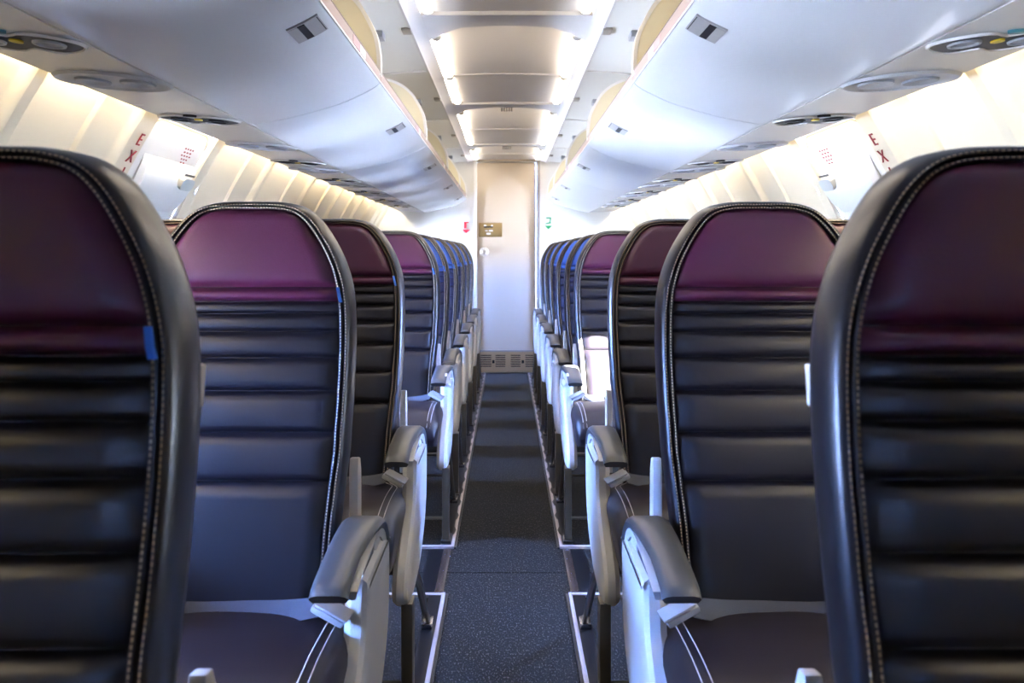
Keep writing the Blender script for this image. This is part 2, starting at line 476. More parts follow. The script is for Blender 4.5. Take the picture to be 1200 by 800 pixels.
for s in (-1, 1):
    a, b = HATCH
    name = SIDE[s]
    h = empty('emergency_hatch', (s * wx(1.0), 0.5 * (a + b), 0),
              'white emergency exit hatch with grey pull handle under the bins on the %s side' % name, 'exit hatch', 'emergency exit hatches')
    off = tuple(h.location)
    mb = MB()
    a, b = a + 0.0008, b - 0.0008
    panel_with_window(mb, s, a, b, 0.55, 1.612, lambda y: 0.0)
    mb.grid([[wpt(s, y, z, 0.0) for y in (a, b)] for z in (ZP0 + 0.001, .3, .4, .5, .55)])
    mb.grid([[wpt(s, y, z, 0.0) for y in (a, b)] for z in (1.612, 1.65, ZP1)])
    mb.build('hatch_panel', M['hatch'], h, off=off)
    a, b = HATCH
    window(s, a, b, 0)
    # raised door skin with rounded upper corners
    def rr(y0, y1, z0, z1, r):
        pts = []
        for (cy, cz, t0) in ((y1 - r, z1 - r, 0), (y0 + r, z1 - r, PI / 2)):
            for k in range(7):
                t = t0 + (PI / 2) * k / 6
                pts.append((cy + r * math.cos(t), cz + r * math.sin(t)))
        pts += [(y0, z0 + (z1 - z0) * k / 8) for k in range(8, -1, -1)][1:]
        pts += [(y1, z0 + (z1 - z0) * k / 8) for k in range(9)][:-1]
        return pts
    o_ = rr(a + 0.012, b - 0.012, 1.23, 1.598, 0.07)
    i_ = rr(a + 0.020, b - 0.020, 1.238, 1.59, 0.065)
    mb = MB().loft([[wpt(s, y, z, 0.0005) for y, z in o_], [wpt(s, y, z, 0.005) for y, z in i_]], True, False, False)
    e_ = rr(a + 0.006, b - 0.006, 1.23, 1.604, 0.074)
    MB().loft([[wpt(s, y, z, 0.0012) for y, z in e_], [wpt(s, y, z, 0.0012) for y, z in o_]], True, False, False).build('edge_seal', M['seal'], h, off=off)
    # skin as a fan of strips clipped by the rounded outline
    zs = sorted(set(round(z, 5) for _, z in i_))
    rows = []
    for z in zs:
        yy = [y for y, q in i_ if abs(q - z) < 1e-4]
        lo, hi = (min(yy), max(yy))
        if hi - lo < 0.05: lo, hi = a + 0.02, b - 0.02
        rows.append([wpt(s, lo + (hi - lo) * k / 12, z, 0.005) for k in range(13)])
    mb.grid(rows)
    mb.build('door_skin', M['hatch'], h, off=off)
    # handle cover: a wedge that leans into the cabin
    y0, y1 = a + 0.075, b - 0.05
    sec = [(1.492, 0.012), (1.47, 0.030), (1.415, 0.050), (1.37, 0.042), (1.33, 0.026), (1.315, 0.011)]
    rings = []
    for (yy, k) in ((y0, 0.25), (y0 + 0.015, 0.7), (y0 + 0.10, 1.0), (y1 - 0.02, 1.0), (y1, 0.6)):
        rings.append([wpt(s, yy, z, 0.003 + (o - 0.003) * k) for z, o in sec])
    hc = MB().loft(rings, True).build('handle_cover', M['hatch'], h, off=off, angle=25)
    pl = []
    for k in range(24):
        t = 2 * PI * k / 24
        q = (abs(math.cos(t)) ** 4 + abs(math.sin(t)) ** 4) ** -.25
        pl.append((y1 - 0.095 + 0.055 * math.cos(t) * q, 1.436 + 0.022 * math.sin(t) * q))
    MB().loft([[wpt(s, y, z, 0.040) for y, z in pl], [wpt(s, y, z, 0.060) for y, z in pl]]).build('pull_handle', M['hatchgrey'], hc, off=off)
    MB().grid([[wpt(s, y, z, 0.052) for y in (y1 - 0.145, y1 - 0.05)] for z in (1.464, 1.471)]).build('handle_slot', M['armdark'], hc, off=off)
    # seam under the cover
    MB().grid([[wpt(s, y, z, 0.0065) for y in (y0, y1 - 0.1)] for z in (1.302, 1.305)]).build('seam', M['armdark'], h, off=off)
    # red instruction marks
    for (cy, cz, rows_) in ((3.12, 1.54, [(0.092, 4), (0.080, 3), (0.096, 4), (0.066, 3), (0.050, 2)]), (2.90, 1.275, [(0.05, 5), (0.04, 4)])):
        mb = MB()
        f = wall_map(s, cy, cz, 0.0065)
        for r, (wd, n) in enumerate(rows_):
            for k in range(n):
                u0 = -wd / 2 + wd * k / n; u1 = u0 + wd / n * 0.62
                v0 = -0.014 * r; v1 = v0 + 0.006
                mb.add([f(u0, v0), f(u1, v0), f(u1, v1), f(u0, v1)], [(0, 1, 2, 3)])
        tag(mb.build('red_marking', M['red'], h, off=off), kind='stuff')
    # EXIT, stacked letters on the trim beside the hatch
    for k, ch in enumerate('EXIT'):
        vs_, fs = text_mesh(ch, 0.062)
        f = wall_map(s, 2.683, 1.528 - 0.054 * k, 0.023)
        MB().add([f(v.x, v.y, v.z) for v in vs_], fs).build('exit_letter', M['red'], h, off=off, recalc=False)

# ------------------------------------------------------------------ aft bulkhead, door, front wall
def bulkhead(name, y, thick, hole):
    mb = MB()
    zs = [0.0, 0.15, 0.4, 0.65, 0.85, 1.0, 1.153, 1.283, 1.413, 1.523, 1.611, 1.70, 1.85, 2.0, 2.16, 2.26]
    def bx(z):
        if z <= 1.70: return wx(z)
        return interp([(1.70, 1.09), (1.85, 1.0), (2.0, 0.85), (2.16, 0.6), (2.26, 0.1)], z)
    for s in (-1, 1):
        rows = [[(s * (hole if z < 2.06 else 0.0), y, z), (s * bx(z), y, z)] for z in zs[:-3] + [2.059, 2.061, 2.16, 2.26]]
        mb.grid(rows)
    return mb.build(name, M['bulkhead'], recalc=False)
wa = bulkhead('wall_aft', Y1, 0.02, 0.30)
tag(wa, 'white aft bulkhead around the lavatory door', kind='structure')
wf = bulkhead('wall_front', Y0, 0.02, 0.0)
wf.data.materials[0] = M['frontwall']
tag(wf, 'white front bulkhead', kind='structure')

dr = MB().box((-0.288, Y1 + 0.006, 0.0), (0.270, Y1 + 0.03, 2.03)).build('door_1', M['door'], bevel=0.004)
tag(dr, 'beige lavatory door at the end of the aisle', kind='structure')
MB().box((-0.32, Y1 - 0.012, 0.0), (-0.288, Y1 + 0.03, 2.06)).build('frame_post', M['rim'], dr, bevel=0.004)
MB().box((0.282, Y1 - 0.012, 0.0), (0.315, Y1 + 0.03, 2.06)).build('frame_post', M['frame'], dr, bevel=0.004)
MB().box((0.270, Y1 + 0.0, 0.0), (0.281, Y1 + 0.03, 2.03)).build('hinge_strip', M['frame'], dr, bevel=0.002)
MB().box((-0.288, Y1 - 0.008, 2.03), (0.288, Y1 + 0.03, 2.045)).build('frame_head', M['frame'], dr, bevel=0.003)
MB().box((-0.288, Y1 + 0.0, 2.045), (0.288, Y1 + 0.03, 2.11)).build('header_panel', M['door'], dr, bevel=0.003)
# lock plate: 561..589 x 261..277 px
def dx(px): return (px - 594) * Y1 / F
def dz(py): return CAMZ + (297 - py) * Y1 / F
lp = MB().box((dx(561), Y1 - 0.002, dz(277.5)), (dx(588.5), Y1 + 0.008, dz(261))).build('lock_plate', M['gold'], dr, bevel=0.012, seg=3)
lp['label'] = 'brushed gold-toned plate with small slider'
MB().box((dx(567), Y1 - 0.006, dz(266.6)), (dx(577.5), Y1, dz(265.2))).build('lock_slider', M['latchdark'], lp)
mb = MB()
for k, (x0, x1, z0, z1) in enumerate(((567, 570, 264.8, 263.3), (575.5, 577.5, 265, 263.4), (568.5, 571.5, 270.9, 269.6), (573, 577.5, 271, 269.4), (570, 575, 274.6, 272.8))):
    mb.box((dx(x0), Y1 - 0.0035, dz(z0)), (dx(x1), Y1, dz(z1)))
mb.build('lock_symbol', M['white'], lp)
mb = MB()
rings = []
for (yy, r) in ((0.008, 0.052), (-0.004, 0.052), (-0.010, 0.046), (-0.012, 0.034), (-0.030, 0.030), (-0.036, 0.022), (-0.037, 0.008)):
    rings.append([(dx(567.6) + r * 0.85 * math.cos(2 * PI * k / 24), Y1 + yy, dz(295) + r * 0.85 * math.sin(2 * PI * k / 24)) for k in range(24)])
mb.loft(rings).build('knob', M['knob'], dr)
# kick plate with louvres
z0, z1 = 0.01, dz(412)
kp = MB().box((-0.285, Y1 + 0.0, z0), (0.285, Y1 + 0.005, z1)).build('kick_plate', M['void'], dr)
mb = MB()
cols = [(-0.255, -0.150), (-0.110, -0.015), (0.038, 0.130), (0.178, 0.270)]
yy0, yy1 = Y1 - 0.007, Y1
xs = [-0.285] + [v for c_ in cols for v in c_] + [0.285]
zt, zb = z1 - 0.030, z0 + 0.040
for k in range(0, len(xs), 2): mb.box((xs[k], yy0, z0), (xs[k + 1], yy1, z1))
for (a, b) in cols:
    mb.box((a, yy0, zt), (b, yy1, z1)); mb.box((a, yy0, z0), (b, yy1, zb))
mb.build('plate_face', M['kick'], kp)
mb = MB()
step = (zt - zb) / 6
for (a, b) in cols:
    for k in range(6):
        zc = zb + step * k
        mb.box((a, yy0, zc + step * 0.0), (b, yy1, zc + step * 0.52))
tag(mb.build('louvre_slats', M['kick'], kp), kind='stuff')
for xk in (-0.130, 0.154):
    MB().box((xk - 0.012, yy0 - 0.004, 0.5 * (zt + zb) - 0.018), (xk + 0.012, yy1, 0.5 * (zt + zb) + 0.014)).build('turn_lock', M['void'], kp, bevel=0.006)
MB().box((-0.288, Y1 - 0.006, z1), (0.288, Y1 + 0.02, z1 + 0.016)).build('kick_trim', M['frame'], dr, bevel=0.002)

# arrow signs on the bulkhead (flat prints)
def poly_sign(root, name, m, pts, y=Y1 - 0.004):
    n = len(pts)
    mb = MB().loft([[(dx(x), y, dz(z)) for x, z in pts], [(dx(x), y + 0.003, dz(z)) for x, z in pts]])
    return mb.build(name, m, root, off=tuple(root.location))
sg = empty('arrow_sign', (dx(546), Y1, dz(266)), 'red downward arrow symbol on the white bulkhead left of the door', 'sign')
poly_sign(sg, 'arrow_head', M['signred'], [(542, 269), (551, 269), (546.4, 273.2)])
poly_sign(sg, 'arrow_stem', M['signred'], [(544, 267.6), (546.7, 267.6), (546.7, 261.2), (549.2, 261.2), (549.2, 260), (544, 260)])
sg = empty('arrow_sign', (dx(642), Y1, dz(262)), 'green downward arrow symbol on the white bulkhead right of the door', 'sign')
poly_sign(sg, 'arrow_head', M['signgreen'], [(638.4, 264.4), (647.2, 264.4), (642.7, 268.6)])
poly_sign(sg, 'chair_symbol', M['signgreen'], [(640, 254.6), (645.9, 254.6), (645.6, 258.2), (644.9, 260.2), (645.8, 260.4), (645.8, 261.5), (639.2, 262.6), (639.2, 261.6), (643.6, 260.5), (644.4, 258), (644.4, 255.9), (640, 255.9)])
bp = MB().box((dx(536), Y1 - 0.004, dz(257.2)), (dx(550.5), Y1, dz(243))).build('blank_placard', M['bulkhead'], bevel=0.0015)
tag(bp, 'blank white square placard above the red arrow', 'placard')

# ------------------------------------------------------------------ ceiling
CZ = CAMZ
ce = MB()
crown = [(1.09, 0.545), (1.02, 0.70), (0.85, 0.88), (0.62, 1.0), (0.32, 1.07), (0.0, 1.10)]
crown = crown + [(-x, z) for x, z in crown[-2::-1]]
ce.grid([[(x, y, CZ + z) for x, z in crown] for y in (Y0, 2, 5, Y1 + 0.05)])
ceil = ce.build('ceiling', M['ceiling'])
tag(ceil, 'pale arched cabin ceiling with recessed panels', kind='structure')
PITCH = 1.88
starts = [3.5 + PITCH * k for k in range(-4, 3)]
for s in (-1, 1):
    prof = [(0.392, 0.895), (0.384, 0.877), (0.374, 0.876), (0.366, 0.884), (0.330, 0.893), (0.322, 0.895), (0.318, 0.910), (0.316, 0.95)]
    MB().grid([[(s * x, y, CZ + z) for x, z in prof] for y in (Y0, Y1)]).build('side_rail', M['ceiling'], ceil)
def arch(y, hc, hs, hx, n=18):
    return [(hx * (2 * k / n - 1), y, CZ + hs + (hc - hs) * (1 - (2 * k / n - 1) ** 2)) for k in range(n + 1)]
for st in starts:
    en = min(st + 1.51, Y1)
    if en < Y0: continue
    st_ = max(st, Y0)
    rows = []
    for k in range(15):
        t = k / 14
        y = st_ + (en - st_) * t
        hc = 0.988 - 0.070 * min(1, t * 2.1) + (-0.012 * max(0, t - .48))
        rows.append(arch(y, hc, 0.908, 0.312))
    mid = MB().grid(rows[:8]).build('ceiling_panel', M['ceilpanel'], ceil)
    rows2 = [[(x, y + 0.006 * (i == 0), z - 0.004) for x, y, z in r] for i, r in enumerate(rows[7:])]
    MB().grid(rows2).build('ceiling_panel', M['ceilpanel'], ceil)
    # cross rib ahead of the panel
    rr_ = [arch(st - 0.37, 0.915, 0.908, 0.322), arch(st - 0.366, 0.894, 0.892, 0.322), arch(st - 0.30, 0.892, 0.890, 0.322),
           arch(st - 0.14, 0.915, 0.890, 0.322), arch(st - 0.03, 0.962, 0.890, 0.322), arch(st - 0.006, 0.972, 0.890, 0.322), arch(st, 0.990, 0.908, 0.322)]
    MB().grid(rr_).build('ceiling_rib', M['ceiling'], ceil)
    if st > 4:
        yv = st - 0.22
        mb = MB()
        for k in range(5):
            mb.box((-0.036 + 0.015 * k, yv - 0.012, CZ + 0.878), (-0.036 + 0.015 * k + 0.010, yv + 0.012, CZ + 0.899))
        v = mb.build('ceiling_vent', M['frame'])
        tag(v, 'small metal slot vent on the ceiling rib %s' % ('second from the door' if st < 6 else 'nearest the door'), 'vent')

tubes = []
for st in starts:
    if st < 1: continue
    for (a, b) in ((st, st + 0.755), (st + 0.795, st + 1.50)):
        b = min(b, Y1 - 0.10)
        if b - a > 0.1: tubes.append((a, b))
tubes = [t for t in tubes if t[1] > 1.0]
tubes.sort(key=lambda t: -t[0])
for s in (-1, 1):
    for i, (a, b) in enumerate(tubes):
        t = empty('ceiling_light', (s * 0.300, 0.5 * (a + b), CZ + 0.90),
                  'warm strip light in the ceiling recess, %s from the door on the %s side' % (ORD[i], SIDE[s]), 'light', 'ceiling strip lights')
        sec = []
        for k in range(9):
            q = PI * k / 8
            sec.append((0.020 * math.cos(q), -0.014 * math.sin(q)))
        sec += [(-0.020, 0.006), (0.020, 0.006)]
        MB().loft([[(s * 0.295 + x, y, CZ + 0.905 + z) for x, z in sec] for y in (a + 0.012, b - 0.012)]).build('diffuser', M['tube'], t, off=tuple(t.location))
        for (q0, q1) in ((a, a + 0.013), (b - 0.013, b)):
            MB().loft([[(s * 0.295 + x * 1.05, y, CZ + 0.905 + z * 1.05) for x, z in sec] for y in (q0, q1)]).build('end_cap', M['rim'], t, off=tuple(t.location))
# two small spots by the door
for s, x in ((-1, -0.172), (1, 0.155)):
    sp = empty('spot_light', (x, 7.80, CZ + 0.955), 'small round spot lamp in the ceiling above the door, %s side' % SIDE[s], 'light', 'spot lamps above the door')
    rg = [[(r * math.cos(2 * PI * k / 20), r * math.sin(2 * PI * k / 20), z) for k in range(20)] for r, z in ((0.036, 0.0), (0.036, -0.012), (0.028, -0.016), (0.024, -0.006))]
    MB().loft(rg, True, True, False).build('bezel', M['rim'], sp)
    MB().add([(0.024 * math.cos(2 * PI * k / 20), 0.024 * math.sin(2 * PI * k / 20), -0.006) for k in range(20)], [tuple(range(20))]).build('lens', M['spot'], sp)

# ------------------------------------------------------------------ sidewall wash lights
for s in (-1, 1):
    wl = MB().tube([(s * 1.112, -0.30, CZ + 0.482), (s * 1.112, Y1 - 0.05, CZ + 0.482)], 0.008, 10).build('wash_light', M['wash'])
    tag(wl, 'long warm strip light washing the sidewall under the bins, %s side' % SIDE[s], 'light')

# ------------------------------------------------------------------ passenger service rail
PSU = [(0.794, 0.402), (0.796, 0.3965), (0.83, 0.398), (0.93, 0.4035), (1.00, 0.4080), (1.036, 0.4095), (1.045, 0.417), (1.045, 0.43)]
segs = [Y0, -2.2, -1.3, -0.4, 0.45, 1.30, 2.30, 3.55, 4.45, 5.35, 6.25, 7.10, Y1]
TN = 0
dark_y = [1.575, 2.50, 3.68, 4.57, 5.46, 6.27, 7.07]
vent_y = [1.945, 3.12, 4.01, 4.91, 5.77, 6.63]
def psu_fn(s, x, y):
    u = Vector((0.24, 0.0146)).normalized()
    z = interp(PSU[1:6], x)
    def fn(a, b, h=0.0):      # a lateral outwards, b along the cabin, h down out of the panel
        return (s * (x + a * u.x + h * u.y), y + b, CZ + z + a * u.y - h * u.x)
    return fn
for s in (-1, 1):
    TN += 1
    rail = empty('trim_%d' % TN, (s * 0.95, 0, CZ + 0.41), 'white service rail under the overhead bins', kind='structure')
    for a, b in zip(segs, segs[1:]):
        MB().grid([[(s * x, y, CZ + z) for x, z in PSU] for y in (a + 0.0015, b - 0.0015)]).build('service_panel', M['psu'], rail, off=tuple(rail.location))
    MB().grid([[(s * x, y, CZ + z) for x, z in ((0.80, 0.411), (0.93, 0.417), (1.038, 0.424))] for y in (Y0, Y1)]).build('rail_backing', M['psu'], rail, off=tuple(rail.location))  # unseen strip added to stop wash light leaking through the panel seams
    for i, y in enumerate(dark_y):
        f = psu_fn(s, 0.918, y)
        r = empty('reading_light_unit', f(0, 0), 'dark smoked twin reading light panel, %s from the camera on the %s side' % (ORD[i], SIDE[s]), 'reading light', 'reading light panels')
        off = tuple(r.location)
        def outline(sc, n=48):
            pts = []
            for k in range(n):
                t = 2 * PI * k / n
                a = 0.118 * math.cos(t)
                half = 0.088 * (abs(math.sin(t)) ** 1.15) * (1 - 0.42 * math.exp(-(a / 0.026) ** 2))
                pts.append((a * sc, (half if math.sin(t) >= 0 else -half * 0.8) * sc))
            return pts
        rings = []
        for sc, h in ((1.06, 0.001), (1.03, 0.006), (1.0, 0.006), (0.97, 0.001)):
            rings.append([f(p, q, h) for p, q in outline(sc)])
        MB().loft(rings, True, False, False).build('bezel', M['psu'], r, off=off)
        mb = MB()
        pts = outline(0.99)
        half = len(pts) // 2
        rows = [[f(pts[k][0], pts[k][1], 0.003), f(pts[k][0], 0.5 * (pts[k][1] + pts[-k % len(pts)][1]), 0.0045), f(pts[-k % len(pts)][0], pts[-k % len(pts)][1], 0.003)] for k in range(half + 1)]
        mb.grid(rows).build('smoked_lens', M['psudark'], r, off=off)
        for sx in (-0.057, 0.057):
            rg = [[f(sx + q * math.cos(2 * PI * k / 16), q * math.sin(2 * PI * k / 16), h) for k in range(16)] for q, h in ((0.030, 0.004), (0.029, 0.008), (0.024, 0.008), (0.022, 0.005))]
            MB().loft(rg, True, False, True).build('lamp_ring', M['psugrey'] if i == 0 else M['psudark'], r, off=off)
        rg = [[f(0.012 * math.cos(2 * PI * k / 14), -0.010 + 0.014 * math.sin(2 * PI * k / 14), h) for k in range(14)] for h in (0.003, 0.007)]
        MB().loft(rg).build('call_sign', M['yellow'], r, off=off)
        rg = [[f(0.004 + 0.020 * math.cos(2 * PI * k / 14), -0.068 + 0.009 * math.sin(2 * PI * k / 14), h) for k in range(14)] for h in (0.0, 0.006)]
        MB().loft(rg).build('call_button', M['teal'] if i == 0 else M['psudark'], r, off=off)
    for i, y in enumerate(vent_y):
        f = psu_fn(s, 0.915, y)
        r = empty('air_vent_panel', f(0, 0), 'pale oval air vent panel, %s from the camera on the %s side' % (ORD[i], SIDE[s]), 'air vent', 'air vent panels')
        off = tuple(r.location)
        def el(sc, n=40):
            return [(0.122 * sc * math.cos(2 * PI * k / n), 0.096 * sc * math.sin(2 * PI * k / n)) for k in range(n)]
        rings = [[f(p, q, h) for p, q in el(sc)] for sc, h in ((1.10, 0.0005), (1.05, 0.007), (1.0, 0.007), (0.93, 0.002), (0.5, 0.001))]
        MB().loft(rings, True, False, True).build('oval_dish', M['psulight'], r, off=off)
        for sx in (-0.055, 0.050):
            rg = []
            for q, h in ((1.0, 0.002), (0.95, 0.007), (0.7, 0.008), (0.5, 0.004)):
                rg.append([f(sx + 0.040 * q * math.cos(2 * PI * k / 18), 0.006 + 0.044 * q * math.sin(2 * PI * k / 18), h) for k in range(18)])
            MB().loft(rg, True, False, True).build('nozzle', M['psugrey'], r, off=off)

# ------------------------------------------------------------------ overhead bins
BUCKET = [(0.388, 0.524), (0.400, 0.512), (0.432, 0.493), (0.505, 0.460), (0.580, 0.437), (0.650, 0.418), (0.720, 0.404), (0.780, 0.3945), (0.787, 0.3955), (0.790, 0.402)]
BUCKET_S = [(p.x, p.y) for p in smooth_path([(a, b) for a, b in BUCKET[:8]], 4)] + BUCKET[8:]
ENDARC = [(0.388, 0.535), (0.384, 0.560), (0.385, 0.607), (0.394, 0.661), (0.409, 0.697), (0.431, 0.738), (0.452, 0.768), (0.490, 0.802), (0.545, 0.830), (0.61, 0.842), (0.70, 0.826), (0.80, 0.775), (0.88, 0.70), (0.93, 0.60), (0.93, 0.50), (0.86, 0.43), (0.78, 0.412)]
HOUS = [(0.386, 0.880), (0.44, 0.878), (0.52, 0.872), (0.62, 0.862), (0.72, 0.842), (0.82, 0.80), (0.92, 0.73), (1.0, 0.63), (1.05, 0.53), (1.07, 0.46)]
bins_y = [(-0.36, 1.10), (1.10, 2.56), (2.56, 4.02), (4.02, 5.48), (5.48, 6.94), (6.94, 8.02)]
def curve_at(tbl, x): return interp(tbl, x)
for s in (-1, 1):
    for i, (a, b) in enumerate(bins_y):
        where = ['overhead at the camera', 'first in view', 'second in view', 'third in view', 'fourth in view', 'against the far bulkhead'][i]
        r = empty('overhead_bin', (s * 0.6, 0.5 * (a + b), CZ + 0.4), 'open white overhead bin over the %s side seats, %s' % (SIDE[s], where), 'overhead bin', 'overhead bins')
        off = tuple(r.location)
        g = 0.0025
        inner = [(x + 0.012, z + 0.020) for x, z in BUCKET_S[2:-4]]
        inner = [(0.400, 0.535)] + inner + [(0.79, 0.42)]
        sec = BUCKET_S + inner[::-1]
        bk = MB().loft([[(s * x, y, CZ + z) for x, z in sec] for y in (a + g, b - g)]).build('bucket', M['bin'], r, off=off, angle=40)
        # lip rail
        sec = [(0.3885, 0.524), (0.386, 0.530), (0.3865, 0.556), (0.392, 0.558), (0.398, 0.535)]
        lr = MB().loft([[(s * x, y, CZ + z) for x, z in sec] for y in (a + g, b - g)]).build('lip_rail', M['lip'], r, off=off)
        MB().box((0.3860, a + g, CZ + 0.5555), (0.3872, b - g, CZ + 0.5585)).build('lip_line', M['lipdark'], lr, fx=s, off=off)
        MB().box((0.3855, a + g, CZ + 0.521), (0.389, b - g, CZ + 0.5265)).build('lip_bead', M['rim'], lr, fx=s, off=off)
        yc = 0.5 * (a + b)
        for (q0, q1, m) in ((0.27, 0.37, 'pink'), (0.37, 0.45, 'white')):
            MB().box((0.3852, yc + q0, CZ + 0.529), (0.387, yc + q1, CZ + 0.551)).build('placard', M[m], lr, fx=s, off=off)
        # end panels
        for (q, dirn) in ((a + 0.012, 1), (b - 0.012, -1)):
            pts = [(p.x, p.y) for p in smooth_path(ENDARC, 3)]
            pin = []
            cx_, cz_ = 0.66, 0.62
            for x, z in pts:
                d_ = math.hypot(x - cx_, z - cz_)
                k = (d_ - 0.012) / d_
                pin.append((cx_ + (x - cx_) * k, cz_ + (z - cz_) * k))
            e = MB().loft([[(s * x, q - 0.004, CZ + z) for x, z in pin], [(s * x, q + 0.004, CZ + z) for x, z in pin]]).build('end_panel', M['binend'], r, off=off)
            MB().loft([[(s * x, q + yy, CZ + z) for x, z in ring] for ring, yy in ((pin, -0.006), (pts, -0.006), (pts, 0.006), (pin, 0.006))], True, False, False).build('end_rim', M['rim'], e, off=off)
        # latch
        x0, x1 = 0.404, 0.470
        B1 = [(x, z) for x, z in BUCKET[1:8]]
        def bsurf(x, o):
            e = 0.004
            z = curve_at(B1, x); dz_ = (curve_at(B1, x + e) - curve_at(B1, x - e)) / (2 * e)
            n = Vector((dz_, -1)).normalized()
            return (x + n.x * o, z + n.y * o)
        yl = yc
        hw = 0.056
        def strip(xa, xb, w, h, name, m, par, y_=yl, n=6):
            rings = []
            for k in range(n + 1):
                x = xa + (xb - xa) * k / n
                lo, hi = bsurf(x, 0.0), bsurf(x, h)
                rings.append([(s * lo[0], y_ - w, CZ + lo[1]), (s * hi[0], y_ - w + 0.002, CZ + hi[1]), (s * hi[0], y_ + w - 0.002, CZ + hi[1]), (s * lo[0], y_ + w, CZ + lo[1])])
            return MB().loft(rings).build(name, m, par, off=off)
        lt = strip(x0, x1, hw, 0.004, 'latch', M['latch'], r)
        strip(0.440, 0.466, hw - 0.008, 0.0046, 'latch_recess', M['latchlight'], lt)
        strip(0.434, 0.449, hw - 0.006, 0.0054, 'latch_gap', M['latchdark'], lt)
        strip(0.4065, 0.4085, hw - 0.006, 0.0046, 'latch_slot', M['latchdark'], lt)
        # fixed housing above
        hs = [(p.x, p.y) for p in smooth_path(HOUS, 3)]
        ho = MB().grid([[(s * x, y, CZ + z) for x, z in hs] for y in (a + 0.001, b - 0.001)]).build('housing', M['housing'], r, off=off)
        rim = []
        for (yy, dz_) in ((a, 0.002), (a, -0.006), (a + 0.010, -0.006), (a + 0.010, 0.002)):
            rim.append([(s * x, yy, CZ + z + dz_) for x, z in hs])
        MB().grid(rim).build('housing_rim', M['rim'], ho, off=off)
        # striker on the ceiling rail and damper
        MB().box((0.376, yc - 0.035, CZ + 0.868), (0.412, yc + 0.035, CZ + 0.882)).build('striker', M['frame'], ho, fx=s, off=off, bevel=0.004)
        MB().box((0.486, yc - 0.02, CZ + 0.848), (0.520, yc + 0.06, CZ + 0.874)).build('damper', M['psugrey'], ho, fx=s, off=off, bevel=0.004)

# ------------------------------------------------------------------ floor strips
def yrow(i): return ROWS[i]
ROWS = [0.712, 1.573, 2.40, 3.69, 4.33, 5.11, 5.92, 6.71, 7.50]
for s in (-1, 1):
    for k, (a, b, far) in enumerate(((0.2, 2.825, 2.825), (3.266, Y1 - 0.03, None))):
        TN += 1
        t = MB().box((0.2070, a, 0.0), (0.2195, b, 0.010)).build('trim_%d' % TN, M['strip'], fx=s, bevel=0.002)
        tag(t, 'silver floor strip along the seat feet', kind='structure')
        yb = b if far else a
        MB().box((0.2195, yb - (0.020 if far else 0.0), 0.0), (1.10, yb + (0.0 if far else 0.020), 0.009)).build('cross_strip', M['strip'], t, fx=s)
        MB().box((0.198, a, 0.0), (0.2065, b, 0.006)).build('edge_strip', M['stripdark'], t, fx=s)
        MB().box((0.2200, a + 0.02, 0.0), (0.262, b - 0.02, 0.007)).build('track_cover', M['stripdark'], t, fx=s)
        if k == 1:
            y = 3.42
            while y < b - 0.1:
                poly = [(0.2088, y + 0.035), (0.2140, y - 0.006), (0.2205, y - 0.022), (0.2205, y + 0.085)]
                MB().loft([[(x, yy, 0.0) for x, yy in poly], [(x, yy, 0.0125) for x, yy in poly]]).build('strip_notch', M['stripdark'], t, fx=s)  # dark wedges set at even spacing along the silver strip
                y += 0.195
    TN += 1
    t = MB().box((0.216, 2.84, 0.0), (0.246, 3.255, 0.006)).build('trim_%d' % TN, M['cover'], fx=s, bevel=0.002)
    tag(t, 'glossy dark seat track cover between the strips', kind='structure')
    MB().box((0.246, 2.84, 0.0), (0.30, 3.255, 0.004)).build('cover_edge', M['stripdark'], t, fx=s)

# ------------------------------------------------------------------ seats
XC = 0.512              # centre of the aisle seat
XR = 0.7375             # centre of the pair
SLOPE = 0.20
def yf(z):              # front surface of the back, relative to the row
    t = z - 0.89
    return SLOPE * t + 0.10 * min(0, t + 0.18) ** 2 * -1.0
HW = [(0.46, 0.186), (0.52, 0.190), (0.60, 0.194), (0.66, 0.197), (0.73, 0.203), (0.78, 0.208), (0.82, 0.209), (0.862, 0.211), (0.918, 0.212), (0.977, 0.212),
      (1.04, 0.209), (1.086, 0.203), (1.126, 0.191), (1.159, 0.176), (1.192, 0.156), (1.215, 0.139), (1.233, 0.121), (1.245, 0.102), (1.252, 0.081), (1.256, 0.055), (1.257, 0.025)]
def outline_pts(inset):
    """closed outline (x, z) counted from the bottom right, inset by `inset` (less at the top)"""
    right = [(w, z) for z, w in HW]
    right = [(p.x, p.y) for p in smooth_path(right, 3)]
    n = len(right)
    out = []
    for k, (x, z) in enumerate(right):
        xa, za = right[max(k - 1, 0)]; xb, zb = right[min(k + 1, n - 1)]
        tx, tz = xb - xa, zb - za
        L = math.hypot(tx, tz) or 1
        nx, nz = tz / L, -tx / L
        px = max(0.0005, x - inset * nx)
        pz = z - inset * nz * 0.62
        out.append((px, pz))
    return out
def full_loop(inset, t):
    r = outline_pts(inset)
    pts = [(x, z) for x, z in r] + [(-x, z) for x, z in r[::-1]]
    return [(XC + x, yf(z) + t, z) for x, z in pts]
PANEL_IN = 0.025
PAN_R = outline_pts(PANEL_IN)
def hwp(z):
    return interp([(zz, x) for x, zz in PAN_R if True], z) if z < PAN_R[-1][1] else 0.01
PAN_TBL = []
for x, z in PAN_R:
    if not PAN_TBL or z > PAN_TBL[-1][0] + 1e-5: PAN_TBL.append((z, x))
def hwp(z): return interp(PAN_TBL, z)
PTOP = PAN_TBL[-1][0] - 0.0005

